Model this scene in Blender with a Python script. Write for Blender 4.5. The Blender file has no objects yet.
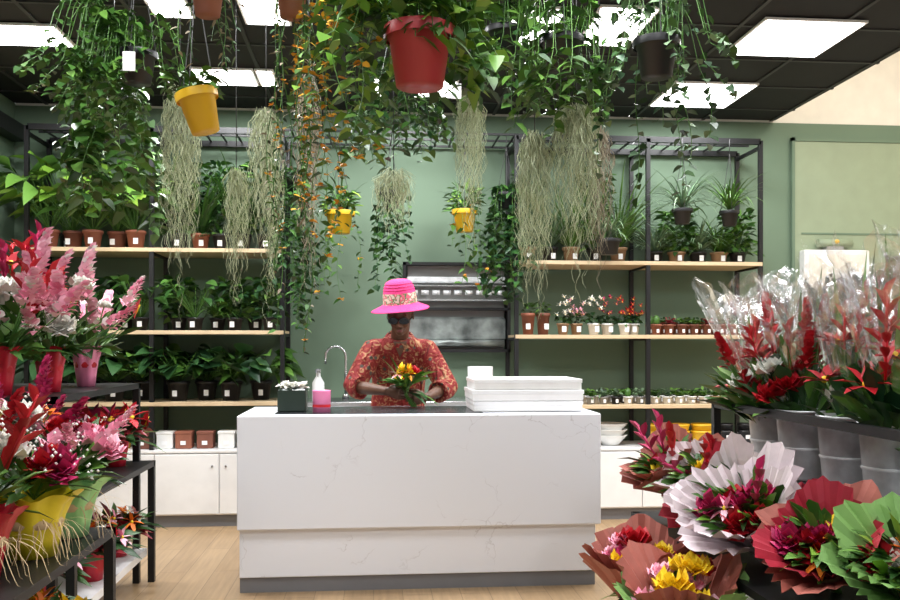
import bpy, math, random
from mathutils import Vector as V, Matrix
from mathutils.bvhtree import BVHTree
R=random.Random(11)
Z=V((0,0,1))
def U(a,b): return R.uniform(a,b)
# ---------------------------------------------------------------- materials
M={}
def _new(name):
    m=bpy.data.materials.new(name); m.use_nodes=True
    nt=m.node_tree; b=nt.nodes['Principled BSDF']; M[name]=m
    return m,nt,b
def mat(name,c,rough=.5,metal=0.,var=0.,scale=8.,bump=0.,spec=.5):
    m,nt,b=_new(name)
    b.inputs['Base Color'].default_value=(*c,1); b.inputs['Roughness'].default_value=rough
    b.inputs['Metallic'].default_value=metal
    b.inputs['Specular IOR Level'].default_value=spec
    tc=nt.nodes.new('ShaderNodeTexCoord'); n=nt.nodes.new('ShaderNodeTexNoise')
    n.inputs['Scale'].default_value=scale; n.inputs['Detail'].default_value=4
    nt.links.new(tc.outputs['Object'],n.inputs['Vector'])
    v=max(var,.04)
    r=nt.nodes.new('ShaderNodeValToRGB')
    r.color_ramp.elements[0].position=.3; r.color_ramp.elements[1].position=.7
    r.color_ramp.elements[0].color=(*[x*(1-v) for x in c],1)
    r.color_ramp.elements[1].color=(*[min(1,x*(1+v)) for x in c],1)
    nt.links.new(n.outputs['Fac'],r.inputs['Fac']); nt.links.new(r.outputs['Color'],b.inputs['Base Color'])
    if bump:
        bp=nt.nodes.new('ShaderNodeBump'); bp.inputs['Strength'].default_value=bump; bp.inputs['Distance'].default_value=.01
        nt.links.new(n.outputs['Fac'],bp.inputs['Height']); nt.links.new(bp.outputs['Normal'],b.inputs['Normal'])
    return m
def leafmat(name,c1,c2,rough=.42,trans=.0):
    m,nt,b=_new(name)
    g=nt.nodes.new('ShaderNodeNewGeometry'); r=nt.nodes.new('ShaderNodeValToRGB')
    r.color_ramp.elements[0].color=(*c1,1); r.color_ramp.elements[1].color=(*c2,1)
    nt.links.new(g.outputs['Random Per Island'],r.inputs['Fac'])
    nt.links.new(r.outputs['Color'],b.inputs['Base Color']); b.inputs['Roughness'].default_value=rough
    b.inputs['Specular IOR Level'].default_value=.4
    return m
mat('white_lac',(.80,.80,.80),.35,var=.02)
mat('black_metal',(.010,.010,.011),.45,.2)
mat('black_plastic',(.012,.012,.014),.4)
mat('terracotta',(.28,.095,.055),.7,var=.15)
mat('brown_pot',(.20,.07,.045),.6,var=.15)
mat('yellow_pot',(.85,.50,.02),.4)
mat('red_pot',(.40,.03,.035),.4)
mat('white_pot',(.8,.8,.78),.4)
mat('grey_pot',(.30,.30,.29),.5)
mat('soil',(.03,.018,.01),.95,var=.4,scale=60)
mat('steel',(.62,.63,.64),.25,.9,var=.1)
mat('galv',(.76,.78,.80),.42,.3,var=.2,scale=14)
mat('reflection_grey',(.24,.27,.26),.3,.35,var=.6,scale=7,bump=.8)  # mottled grey imitates crumpled reflections in the wall unit
mat('tag',(.85,.85,.85),.6)
mat('bark',(.10,.06,.03),.8,var=.3)
mat('wire',(.05,.05,.05),.5,.5)
mat('kick',(.17,.17,.18),.5)
mat('slate',(.035,.038,.042),.25,var=.3)
mat('cream',(.80,.76,.68),.8)
mat('ceil_dark',(.009,.009,.011),.85,var=.1)
mat('ceil_grid',(.03,.03,.032),.6)
mat('green_wall',(.135,.200,.135),.75,var=.03,scale=1.5)
mat('green_dark',(.07,.115,.08),.7)
mat('panel_green',(.27,.33,.22),.6)
mat('green_vase',(.02,.035,.025),.3)
mat('paper_white',(.78,.77,.76),.6,var=.05,bump=.2)
mat('paper_red',(.36,.015,.035),.55,var=.2,bump=.6)
mat('paper_lav',(.70,.60,.63),.6,var=.12,bump=.6)
mat('paper_green',(.19,.36,.10),.55,var=.15,bump=.6)
mat('paper_pink',(.80,.13,.24),.5,var=.1,bump=.3)
mat('paper_kraft',(.40,.12,.09),.6,var=.15,bump=.6)
mat('foil_yellow',(.80,.68,.03),.3,.1,var=.12,bump=.5)
mat('foil_green',(.35,.72,.30),.3,.1,var=.12,bump=.5)
mat('foil_red',(.50,.01,.03),.3,.1,var=.12,bump=.5)
mat('foil_pink',(.85,.25,.42),.3,.1,var=.12,bump=.5)
mat('raffia',(.62,.46,.26),.8,var=.2)
mat('skin',(.115,.050,.028),.5,var=.10,scale=20)
mat('lip',(.17,.05,.045),.45)
mat('eye',(.7,.68,.64),.25)
mat('hair',(.008,.007,.006),.6)
mat('glass_dark',(.01,.01,.012),.08)
mat('trouser',(.03,.035,.06),.8)
mat('shoe',(.02,.02,.02),.5)
mat('hat_pink',(.72,.035,.20),.75,var=.12,scale=90,bump=.4)
mat('bottle',(.75,.77,.78),.3)
mat('pink_cup',(.80,.22,.42),.4)
mat('pot_wood',(.33,.20,.11),.7,var=.2)
leafmat('gA',(.015,.055,.012),(.06,.155,.025))
leafmat('gB',(.03,.09,.012),(.115,.245,.04))
leafmat('gC',(.008,.035,.012),(.03,.09,.025))
leafmat('gD',(.10,.25,.02),(.26,.42,.06))
leafmat('gBlue',(.06,.12,.07),(.20,.30,.16))
leafmat('gRed',(.12,.008,.02),(.30,.02,.03))
leafmat('moss',(.28,.31,.18),(.56,.60,.40),.8)
leafmat('mossB',(.20,.16,.11),(.38,.33,.24),.8)
leafmat('orange',(.70,.25,.02),(.92,.52,.04),.6)
leafmat('fPink',(.80,.24,.38),(.97,.64,.72),.5)
leafmat('fRed',(.30,.005,.012),(.58,.018,.03),.4)
leafmat('fMag',(.25,.01,.05),(.60,.03,.15),.5)
leafmat('fWhite',(.70,.68,.60),(.92,.92,.88),.5)
leafmat('fYel',(.80,.50,.01),(.95,.75,.05),.5)
leafmat('fOr',(.75,.12,.01),(.95,.30,.03),.5)
leafmat('stem',(.04,.12,.02),(.10,.22,.04))
# wood floor
m,nt,b=_new('floor_wood')
tc=nt.nodes.new('ShaderNodeTexCoord'); br=nt.nodes.new('ShaderNodeTexBrick'); mp=nt.nodes.new('ShaderNodeMapping')
mp.inputs['Rotation'].default_value=(0,0,math.pi/2)
nt.links.new(tc.outputs['Object'],mp.inputs['Vector']); nt.links.new(mp.outputs['Vector'],br.inputs['Vector'])
br.inputs['Scale'].default_value=1; br.inputs['Brick Width'].default_value=1.2; br.inputs['Row Height'].default_value=.16
br.inputs['Mortar Size'].default_value=.002; br.inputs['Color1'].default_value=(.46,.30,.16,1); br.inputs['Color2'].default_value=(.37,.235,.12,1)
br.inputs['Mortar'].default_value=(.20,.13,.07,1)
n=nt.nodes.new('ShaderNodeTexNoise'); mp2=nt.nodes.new('ShaderNodeMapping'); mp2.inputs['Scale'].default_value=(14,1,1)
nt.links.new(tc.outputs['Object'],mp2.inputs['Vector']); nt.links.new(mp2.outputs['Vector'],n.inputs['Vector']); n.inputs['Scale'].default_value=3
mx=nt.nodes.new('ShaderNodeMixRGB'); mx.blend_type='MULTIPLY'; mx.inputs['Fac'].default_value=.5
nt.links.new(br.outputs['Color'],mx.inputs['Color1']); nt.links.new(n.outputs['Fac'],mx.inputs['Color2'])
g=nt.nodes.new('ShaderNodeGamma'); g.inputs['Gamma'].default_value=.9
nt.links.new(mx.outputs['Color'],g.inputs['Color']); nt.links.new(g.outputs['Color'],b.inputs['Base Color']); b.inputs['Roughness'].default_value=.4
# shelf wood
m,nt,b=_new('shelf_wood')
tc=nt.nodes.new('ShaderNodeTexCoord'); mp=nt.nodes.new('ShaderNodeMapping'); mp.inputs['Scale'].default_value=(1,12,12); n=nt.nodes.new('ShaderNodeTexNoise')
n.inputs['Scale'].default_value=4; r=nt.nodes.new('ShaderNodeValToRGB')
r.color_ramp.elements[0].color=(.48,.35,.20,1); r.color_ramp.elements[1].color=(.74,.58,.38,1)
nt.links.new(tc.outputs['Object'],mp.inputs['Vector']); nt.links.new(mp.outputs['Vector'],n.inputs['Vector']); nt.links.new(n.outputs['Fac'],r.inputs['Fac']); nt.links.new(r.outputs['Color'],b.inputs['Base Color'])
b.inputs['Roughness'].default_value=.55
# marble
m,nt,b=_new('marble')
tc=nt.nodes.new('ShaderNodeTexCoord'); n1=nt.nodes.new('ShaderNodeTexNoise'); n1.inputs['Scale'].default_value=5; n1.inputs['Detail'].default_value=8
vm=nt.nodes.new('ShaderNodeVectorMath'); vm.operation='MULTIPLY_ADD'; vm.inputs[1].default_value=(.35,.35,.35)
nt.links.new(tc.outputs['Object'],n1.inputs['Vector']); nt.links.new(n1.outputs['Color'],vm.inputs[0]); nt.links.new(tc.outputs['Object'],vm.inputs[2])
vo=nt.nodes.new('ShaderNodeTexVoronoi'); vo.feature='DISTANCE_TO_EDGE'; vo.inputs['Scale'].default_value=2.6
nt.links.new(vm.outputs[0],vo.inputs['Vector']); r=nt.nodes.new('ShaderNodeValToRGB')
r.color_ramp.elements[0].color=(.58,.58,.62,1); r.color_ramp.elements[0].position=0; r.color_ramp.elements[1].color=(.78,.80,.86,1); r.color_ramp.elements[1].position=.008
n2=nt.nodes.new('ShaderNodeTexNoise'); n2.inputs['Scale'].default_value=3.7
nt.links.new(tc.outputs['Object'],n2.inputs['Vector'])
r2=nt.nodes.new('ShaderNodeValToRGB'); r2.color_ramp.elements[0].position=.52; r2.color_ramp.elements[1].position=.62
nt.links.new(n2.outputs['Fac'],r2.inputs['Fac'])
mx=nt.nodes.new('ShaderNodeMixRGB'); mx.inputs['Color1'].default_value=(.78,.80,.86,1)
nt.links.new(vo.outputs['Distance'],r.inputs['Fac']); nt.links.new(r2.outputs['Color'],mx.inputs['Fac']); nt.links.new(r.outputs['Color'],mx.inputs['Color2'])
nt.links.new(mx.outputs['Color'],b.inputs['Base Color']); b.inputs['Roughness'].default_value=.35
# shirt
m,nt,b=_new('shirt')
tc=nt.nodes.new('ShaderNodeTexCoord'); vo=nt.nodes.new('ShaderNodeTexVoronoi'); vo.inputs['Scale'].default_value=15
n1=nt.nodes.new('ShaderNodeTexNoise'); n1.inputs['Scale'].default_value=17; n1.inputs['Distortion'].default_value=3; n1.inputs['Detail'].default_value=3
nt.links.new(tc.outputs['Object'],vo.inputs['Vector']); nt.links.new(tc.outputs['Object'],n1.inputs['Vector'])
r=nt.nodes.new('ShaderNodeValToRGB'); e=r.color_ramp.elements
e[0].color=(.20,.008,.008,1); e[0].position=.50; e[1].color=(.38,.20,.10,1); e[1].position=.62
q=e.new(.56); q.color=(.28,.04,.02,1)
nt.links.new(n1.outputs['Fac'],r.inputs['Fac'])
r3=nt.nodes.new('ShaderNodeValToRGB'); r3.color_ramp.elements[0].position=.18; r3.color_ramp.elements[1].position=.24
r3.color_ramp.elements[0].color=(1,1,1,1); r3.color_ramp.elements[1].color=(0,0,0,1)
nt.links.new(vo.outputs['Distance'],r3.inputs['Fac'])
mx=nt.nodes.new('ShaderNodeMixRGB'); mx.inputs['Color2'].default_value=(.07,.06,.045,1)
nt.links.new(r3.outputs['Color'],mx.inputs['Fac']); nt.links.new(r.outputs['Color'],mx.inputs['Color1']); nt.links.new(mx.outputs['Color'],b.inputs['Base Color'])
b.inputs['Roughness'].default_value=.8
n3=nt.nodes.new('ShaderNodeTexNoise'); n3.inputs['Scale'].default_value=11; n3.inputs['Distortion'].default_value=1.2
mp=nt.nodes.new('ShaderNodeMapping'); mp.inputs['Scale'].default_value=(1.4,1,.45)
nt.links.new(tc.outputs['Object'],mp.inputs['Vector']); nt.links.new(mp.outputs['Vector'],n3.inputs['Vector'])
bp=nt.nodes.new('ShaderNodeBump'); bp.inputs['Strength'].default_value=1; bp.inputs['Distance'].default_value=.05
nt.links.new(n3.outputs['Fac'],bp.inputs['Height']); nt.links.new(bp.outputs['Normal'],b.inputs['Normal'])
# hat band floral
m,nt,b=_new('hat_band')
tc=nt.nodes.new('ShaderNodeTexCoord'); n1=nt.nodes.new('ShaderNodeTexNoise'); n1.inputs['Scale'].default_value=38
r=nt.nodes.new('ShaderNodeValToRGB'); r.color_ramp.interpolation='CONSTANT'; e=r.color_ramp.elements
e[0].color=(.62,.54,.44,1); e[0].position=0; e[1].color=(.10,.20,.08,1); e[1].position=.45
q=e.new(.53); q.color=(.70,.12,.20,1); q=e.new(.61); q.color=(.66,.58,.48,1)
nt.links.new(tc.outputs['Object'],n1.inputs['Vector']); nt.links.new(n1.outputs['Fac'],r.inputs['Fac']); nt.links.new(r.outputs['Color'],b.inputs['Base Color'])
# cellophane
m,nt,b=_new('cellophane')
out=nt.nodes['Material Output']; tr=nt.nodes.new('ShaderNodeBsdfTransparent'); gl=nt.nodes.new('ShaderNodeBsdfGlossy'); gl.inputs['Roughness'].default_value=.22
gl.inputs['Color'].default_value=(.97,.98,1,1)
ms=nt.nodes.new('ShaderNodeMixShader'); n1=nt.nodes.new('ShaderNodeTexNoise'); n1.inputs['Scale'].default_value=7; n1.inputs['Detail'].default_value=1; n1.inputs['Distortion'].default_value=1.5
tc=nt.nodes.new('ShaderNodeTexCoord'); nt.links.new(tc.outputs['Object'],n1.inputs['Vector'])
r=nt.nodes.new('ShaderNodeValToRGB'); r.color_ramp.elements[0].position=.50; r.color_ramp.elements[0].color=(.08,.08,.08,1); r.color_ramp.elements[1].position=.72; r.color_ramp.elements[1].color=(.50,.50,.50,1)
bp=nt.nodes.new('ShaderNodeBump'); bp.inputs['Strength'].default_value=.6; bp.inputs['Distance'].default_value=.04
nt.links.new(n1.outputs['Fac'],bp.inputs['Height']); nt.links.new(bp.outputs['Normal'],gl.inputs['Normal'])
nt.links.new(n1.outputs['Fac'],r.inputs['Fac']); nt.links.new(r.outputs['Color'],ms.inputs['Fac'])
nt.links.new(tr.outputs[0],ms.inputs[1]); nt.links.new(gl.outputs[0],ms.inputs[2]); nt.links.new(ms.outputs[0],out.inputs['Surface'])
# light panel
m,nt,b=_new('lamp'); b.inputs['Emission Color'].default_value=(1,.99,.97,1); b.inputs['Emission Strength'].default_value=6

# ---------------------------------------------------------------- mesh builder
class MB:
    def __init__(s,name): s.name=name; s.v=[]; s.f=[]; s.m=[]; s.sm=[]; s.mats=[]
    def mi(s,k):
        if k not in s.mats: s.mats.append(k)
        return s.mats.index(k)
    def face(s,idx,k,smooth=True): s.f.append(idx); s.m.append(s.mi(k)); s.sm.append(smooth)
    def box(s,x0,x1,y0,y1,z0,z1,k,bev=0.0,mx=None):
        if bev<=0:
            P=[(x0,y0,z0),(x1,y0,z0),(x1,y1,z0),(x0,y1,z0),(x0,y0,z1),(x1,y0,z1),(x1,y1,z1),(x0,y1,z1)]
            F=[(0,3,2,1),(4,5,6,7),(0,1,5,4),(1,2,6,5),(2,3,7,6),(3,0,4,7)]
        else:
            b=bev; P=[]
            for z,i in ((z0,b),(z0+b,0),(z1-b,0),(z1,b)):
                a0,a1,c0,c1=x0+i,x1-i,y0+i,y1-i
                c=b*.6
                P+=[(a0+c,c0,z),(a1-c,c0,z),(a1,c0+c,z),(a1,c1-c,z),(a1-c,c1,z),(a0+c,c1,z),(a0,c1-c,z),(a0,c0+c,z)]
            F=[tuple(range(7,-1,-1)),tuple(range(24,32))]
            for r in range(3):
                for i in range(8):
                    j=(i+1)%8; F.append((r*8+i,r*8+j,r*8+8+j,r*8+8+i))
        o=len(s.v)
        for p in P:
            p=V(p)
            if mx is not None: p=mx@p
            s.v.append(p)
        for f in F: s.face([i+o for i in f],k,False)
    def rings(s,rs,k,cap=True,smooth=True):
        o=len(s.v); n=len(rs[0])
        for r in rs: s.v+=r
        for a in range(len(rs)-1):
            for i in range(n):
                j=(i+1)%n; s.face([o+a*n+i,o+a*n+j,o+(a+1)*n+j,o+(a+1)*n+i],k,smooth)
        if cap:
            s.face([o+i for i in range(n-1,-1,-1)],k,False); s.face([o+(len(rs)-1)*n+i for i in range(n)],k,False)
    def tube(s,pts,rad,k,n=6,cap=True):
        pts=[V(p) for p in pts]; rs=[]
        if not isinstance(rad,(list,tuple)): rad=[rad]*len(pts)
        ref=None
        for i,p in enumerate(pts):
            d=(pts[min(i+1,len(pts)-1)]-pts[max(i-1,0)])
            if d.length<1e-7: d=V((0,0,1))
            d.normalize()
            if ref is None: ref=d.cross(V((.31,.2,.93)) if abs(d.z)<.9 else V((1,0,0)))
            a=ref-d*ref.dot(d)
            if a.length<1e-5: a=d.orthogonal()
            a.normalize(); ref=a; b=d.cross(a)
            rs.append([p+(a*math.cos(t)+b*math.sin(t))*rad[i] for t in [2*math.pi*q/n for q in range(n)]])
        s.rings(rs,k,cap)
    def loft(s,secs,k,n=20,cap=True):
        rs=[]
        for c,rx,ry,ax,ay in secs:
            c=V(c);ax=V(ax);ay=V(ay)
            rs.append([c+ax*math.cos(t)*rx+ay*math.sin(t)*ry for t in [2*math.pi*q/n for q in range(n)]])
        s.rings(rs,k,cap)
    def lathe(s,prof,loc,k,axis=Z,n=20,wav=0,wn=8,cap=False,ph=0):
        axis=V(axis).normalized(); a=axis.orthogonal().normalized() if abs(axis.z)<.999 else V((1,0,0)); b=axis.cross(a); loc=V(loc); rs=[]
        L=len(prof)
        for i,(r,z) in enumerate(prof):
            w=wav*(i/(L-1))**1.5
            rs.append([loc+axis*(z+w*r*.5*math.cos(wn*t+ph))+(a*math.cos(t)+b*math.sin(t))*r*(1+w*math.sin(wn*t+ph)) for t in [2*math.pi*q/n for q in range(n)]])
        s.rings(rs,k,cap)
    def paper(s,c,ax,L,r,k,corners=4,n=54,pk=.35,crink=.07):
        # gathered square sheets: pleated cone with pointed corners at the rim
        ax=V(ax).normalized(); a=ax.orthogonal().normalized(); b=ax.cross(a); c=V(c); ph=U(0,6.28); rs=[]
        cor=[ph+6.283*i/corners+U(-.25,.25) for i in range(corners)]; hh=[U(.5,1.1) for _ in cor]
        ran=[U(-1,1) for _ in range(n)]
        for t,rr,ex in ((0,.13,0),(.15,.17,0),(.4,.36,0),(.62,.60,.25),(.82,.80,.6),(1.0,1.0,1)):
            ring=[]
            for q in range(n):
                th=2*math.pi*q/n; pkv=0
                for cc,h_ in zip(cor,hh):
                    dd=abs((th-cc+math.pi)%(2*math.pi)-math.pi); pkv=max(pkv,h_*max(0,1-dd/(math.pi/corners*1.0)))
                fold=(1 if q%2 else -1)*crink*.6+ran[q]*crink
                R_=r*rr*(1+fold*min(1,rr*1.3)+ex*pkv*.38)
                ring.append(c+ax*(L*t+ex*L*pk*(pkv-.25)+ex*ran[(q*7)%n]*r*.05)+(a*math.cos(th)+b*math.sin(th))*R_)
            rs.append(ring)
        s.rings(rs,k,False,False)
    def ball(s,c,r,k,n=10,m=6,sc=(1,1,1),mx=None):
        c=V(c); rs=[]
        for i in range(m+1):
            ph=math.pi*(i+.001)/(m+.002); z=-math.cos(ph); q=math.sin(ph); ring=[]
            for j in range(n):
                t=2*math.pi*j/n; p=V((q*math.cos(t)*r*sc[0],q*math.sin(t)*r*sc[1],z*r*sc[2]))
                if mx is not None: p=mx@p
                ring.append(c+p)
            rs.append(ring)
        s.rings(rs,k,True)
    def leaf(s,b,d,L,W,k,droop=.3,segs=0,heart=False,twist=None,fold=.15):
        b=V(b); d=V(d).normalized(); side=d.cross(Z)
        if side.length<.05: side=V((math.cos(U(0,6.3)),math.sin(U(0,6.3)),0))
        side.normalize()
        if twist is None: twist=U(-.7,.7)
        side=Matrix.Rotation(twist,3,d)@side; nn=side.cross(d)
        def P(t): return b+d*(L*t)-Z*(droop*L*t*t)
        o=len(s.v)
        if segs==0:
            a,c=P(.3),P(.7); f=nn*W*fold
            s.v+=[b,a+side*W*.48+f,c+side*W*.36+f,P(1),c-side*W*.36+f,a-side*W*.48+f]
            s.face([o,o+1,o+2,o+3,o+4,o+5],k)
        else:
            for i in range(segs+1):
                t=i/segs
                w=W*.5*(math.sin(math.pi*min(1,t**.62*.98+.02))**.8 if heart else math.sin(math.pi*(t*.96+.03))**.8)
                p=P(t); f=nn*w*fold*2
                s.v+=[p+side*w+f,p,p-side*w+f]
            for i in range(segs):
                q=o+i*3; s.face([q,q+3,q+4,q+1],k); s.face([q+1,q+4,q+5,q+2],k)
    def blade(s,b,d,L,W,k,droop=.6,segs=6,wave=0):
        b=V(b); p=V(b); d=V(d).normalized(); o=len(s.v); st=L/segs
        side=d.cross(Z)
        if side.length<.05: side=V((math.cos(U(0,6.3)),math.sin(U(0,6.3)),0))
        side.normalize()
        for i in range(segs+1):
            t=i/segs; w=W*.5*(1-t**2.2)*(.6+.4*min(1,t*4))+.0004
            s.v+=[p+side*w,p-side*w]
            d=(d+V((U(-wave,wave),U(-wave,wave),-droop/segs*(.5+1.2*t)))).normalized(); p=p+d*st
        for i in range(segs): q=o+2*i; s.face([q,q+2,q+3,q+1],k)
    def finish(s,ymax=None,zmax=None,zmin=None,xmin=None,xmax=None,parent=None,ymin=None):
        for p in s.v:
            if ymax is not None and p.y>ymax: p.y=ymax-.0004*((p.x*977)%1)
            if ymin is not None and p.y<ymin: p.y=ymin
            if zmax is not None and p.z>zmax: p.z=zmax
            if zmin is not None and p.z<zmin: p.z=zmin
            if xmin is not None and p.x<xmin: p.x=xmin
            if xmax is not None and p.x>xmax: p.x=xmax
        me=bpy.data.meshes.new(s.name); me.from_pydata([tuple(p) for p in s.v],[],s.f)
        for k in s.mats: me.materials.append(M[k])
        me.polygons.foreach_set('material_index',s.m); me.polygons.foreach_set('use_smooth',s.sm)
        me.update(); o=bpy.data.objects.new(s.name,me); bpy.context.collection.objects.link(o)
        if parent: o.parent=parent
        return o
def rdir(up=.3):
    t=U(0,6.283); return V((math.cos(t),math.sin(t),up)).normalized()
def pot(mb,x,y,z,r,h,k,rim=True,n=18):
    mb.lathe([(0.001,0),(r*.72,0),(r*.95,h*.85),(r*1.06,h*.85),(r*1.06,h),(r*.93,h),(r*.9,h*.86)],(x,y,z),k,n=n)
    mb.lathe([(r*.92,h*.88),(0.001,h*.9)],(x,y,z),'soil',n=n)
def tag(mb,x,y,z,w=.035,h=.045):
    mb.box(x-w/2,x+w/2,y-.003,y,z,z+h,'tag')
# ---- flowers
def fl_ginger(mb,p,d,h,k='fPink'):
    d=V(d).normalized(); a=d.orthogonal().normalized(); b=d.cross(a); N=int(14+h*90); 
    for i in range(N):
        t=i/N; th=i*2.4
        o=V(p)+d*(h*t*.9)+(a*math.cos(th)+b*math.sin(th))*h*.08*(1-t)**.6
        dd=(a*math.cos(th)+b*math.sin(th))*(1.0-.8*t)+d*(.8+t)
        kk='fWhite' if (k=='fPink' and R.random()<.12) else k
        mb.leaf(o,dd,h*.25*(1-.35*t),h*.19,kk,droop=0,twist=0,fold=.3)
def fl_rose(mb,p,d,r,k):
    d=V(d).normalized(); a=d.orthogonal().normalized(); b=d.cross(a)
    for lay,(n,op,L) in enumerate(((3,.2,.8),(4,.45,.9),(5,.8,1.0),(6,1.2,1.05))):
        for i in range(n):
            th=6.283*i/n+lay*.6; q=a*math.cos(th)+b*math.sin(th)
            mb.leaf(V(p)+q*r*.1*lay-d*r*.4,q*op+d,r*L*1.3,r*1.35,k,droop=0,twist=0,fold=-.3,segs=3)
def fl_lily(mb,p,d,r,k,n=6,c='fYel'):
    d=V(d).normalized(); a=d.orthogonal().normalized(); b=d.cross(a)
    for i in range(n):
        th=6.283*i/n+U(-.1,.1); q=a*math.cos(th)+b*math.sin(th)
        mb.leaf(V(p),q+d*.55,r*1.2,r*.5,k,droop=.1,twist=0,fold=.2)
    mb.ball(V(p)+d*r*.15,r*.16,c,6,4)
def fl_anth(mb,p,d,r,k='fRed'):
    d=V(d).normalized(); up=V((U(-.3,.3),U(-.3,.3),1))
    mb.leaf(V(p)-up.normalized()*r*.5,up+d*.3,r*1.9,r*1.5,k,droop=0,segs=4,heart=True,twist=U(-1.2,1.2))
    mb.tube([V(p),V(p)+(d+up*.8).normalized()*r*.8],[r*.1,r*.05],'fYel',5)
def fl_heli(mb,p,d,h,k='fRed'):
    d=V(d).normalized(); a=V((math.cos(U(0,6.3)),math.sin(U(0,6.3)),0)); N=6
    mb.tube([V(p),V(p)+d*h*.8],[.006,.004],k,5)
    for i in range(N):
        t=i/N; sd=1 if i%2 else -1; o=V(p)+d*h*.8*t
        mb.leaf(o,a*sd*(1-.5*t)+d*(.7+t*.6),h*.42*(1-.4*t),h*.15,k,droop=-.1,twist=0,fold=.5,segs=3)
def fl_gyp(mb,p,r,n=22,k='fWhite'):
    for i in range(n):
        q=V(p)+V((U(-1,1),U(-1,1),U(-.6,1)))*r; mb.ball(q,U(.004,.0075),k,4,2)
def flower(mb,kind,p,d,s=1):
    k,c=kind.split(':')
    if k=='ginger': fl_ginger(mb,p,d,.17*s,c)
    elif k=='bigginger': fl_ginger(mb,p,d,.215*s,c)
    elif k=='heli': fl_heli(mb,p,d,.24*s,c)
    elif k=='rose': fl_rose(mb,p,d,.035*s,c)
    elif k=='bigrose': fl_rose(mb,p,d,.048*s,c)
    elif k=='lily': fl_lily(mb,p,d,.055*s,c)
    elif k=='biglily': fl_lily(mb,p,d,.095*s,c,n=7)
    elif k=='daisy': fl_lily(mb,p,d,.035*s,c,n=11)
    elif k=='anth': fl_anth(mb,p,d,.05*s,c)
    elif k=='biganth': fl_anth(mb,p,d,.062*s,c)
    elif k=='gyp': fl_gyp(mb,p,.05*s)
def bunch(mb,x,y,z,h,spread,kinds,n,leafk=('gA','gB'),nleaf=30,lean=V((0,0,0)),ls=1,low=.8):
    for i in range(n):
        t=U(0,6.283); q=math.sqrt(U(.02,1))*spread; d=V((math.cos(t)*q,math.sin(t)*q,h*(1-.35*(q/spread)**2)*U(low,1.08)))+lean*h
        e=V((x,y,z))+d; mb.tube([(x,y,z),V((x,y,z))+d*.5+V((U(-.01,.01),0,.01)),e],.0035,'stem',4,False)
        flower(mb,R.choice(kinds),e,d+V((0,-.08,0)),U(.85,1.15))
    for i in range(nleaf):
        t=U(0,6.283); q=U(.3,1.15)*spread; d=V((math.cos(t)*q,math.sin(t)*q,h*U(.25,.8)))+lean*h
        b=V((x,y,z))+d*U(.3,.75); mb.leaf(b,d.normalized()+V((0,0,U(-.3,.2))),U(.10,.20)*ls,U(.03,.06)*ls,R.choice(leafk),droop=U(.1,.5),segs=3)
# ---- plants
def p_broad(mb,x,y,z,h,n,L,W,k,heart=True,spread=.6):
    for i in range(n):
        d=rdir(U(.6,2.2)*(.6/spread)); l=h*U(.45,.95); e=V((x,y,z))+d*l
        mb.tube([(x,y,z),V((x,y,z))+d*l*.5+Z*.01,e],.003,'stem',4,False)
        mb.leaf(e,V((d.x,d.y,U(-.3,.5))),L*U(.75,1.1),W*U(.8,1.1),k,droop=U(.2,.6),segs=5,heart=heart)
def p_tuft(mb,x,y,z,L,n,W,k,droop=1.2,up=1.2):
    for i in range(n): mb.blade((x+U(-.01,.01),y+U(-.01,.01),z),rdir(U(.3,1)*up*1.5),L*U(.6,1.1),W,k,droop=droop*U(.6,1.3),segs=6)
def p_bush(mb,x,y,z,r,h,n,L,W,ks):
    for i in range(n):
        d=V((U(-1,1),U(-1,1),U(0,1))); b=V((x,y,z))+V((d.x*r*.6,d.y*r*.6,d.z*h*.8))
        mb.leaf(b,V((d.x,d.y,U(-.1,.9))),L*U(.7,1.2),W*U(.8,1.2),R.choice(ks),droop=U(.1,.6))
def p_succ(mb,x,y,z,r,k):
    for lay in range(3):
        for i in range(6):
            th=i*1.047+lay*.5; q=V((math.cos(th),math.sin(th),.35+lay*.7))
            mb.leaf((x,y,z+.004*lay),q,r*(1.2-.25*lay),r*.5,k,droop=0,twist=0,fold=.3)
def vines(mb,c,r0,n,L,spread,k,leafL,leafW,step=.03,wave=.02,lift=.05,down=1.0,Lmin=.4,flw=None,pf=.0,arc=None):
    c=V(c)
    for i in range(n):
        t=U(0,6.283) if arc is None else U(*arc); o=V((math.cos(t),math.sin(t),0)); l=L*U(Lmin,1); sp=spread*U(.3,1.1); p=c+o*r0*U(.4,1); pts=[]
        K=max(5,int(l/step)); base=p.copy(); wx=U(0,6); wy=U(0,6)
        for j in range(K+1):
            u=j/K; s_=u*l
            q=base+o*(sp*(1-math.exp(-s_*5)))+V((math.sin(wx+s_*9)*wave,math.sin(wy+s_*8)*wave,lift*math.sin(min(1,s_/.15)*math.pi)-max(0,s_-.05)*down))
            pts.append(q)
        mb.tube(pts[::2] if len(pts)>8 else pts,.0018,'stem',3,False)
        for j,q in enumerate(pts):
            sd=1 if j%2 else -1
            a=t+sd*U(.7,1.9)
            kk=R.choice(k)
            mb.leaf(q,V((math.cos(a),math.sin(a),U(-.6,.3))),leafL*U(.7,1.2),leafW*U(.8,1.2),kk,droop=U(.1,.5))
            if flw and R.random()<pf:
                for _ in range(3): mb.leaf(q,rdir(U(-.6,.6)),leafL*.6,leafW*.9,flw,droop=0)
def hanger(mb,x,y,z,r,top,k='wire'):
    hk=z+min(.45,(top-z)*.8)
    for i in range(3):
        th=i*2.094+.4; mb.tube([(x+math.cos(th)*r,y+math.sin(th)*r,z),(x,y,hk)],.0022,k,4,False)
    mb.tube([(x,y,hk),(x,y,top)],.003,k,5)
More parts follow.
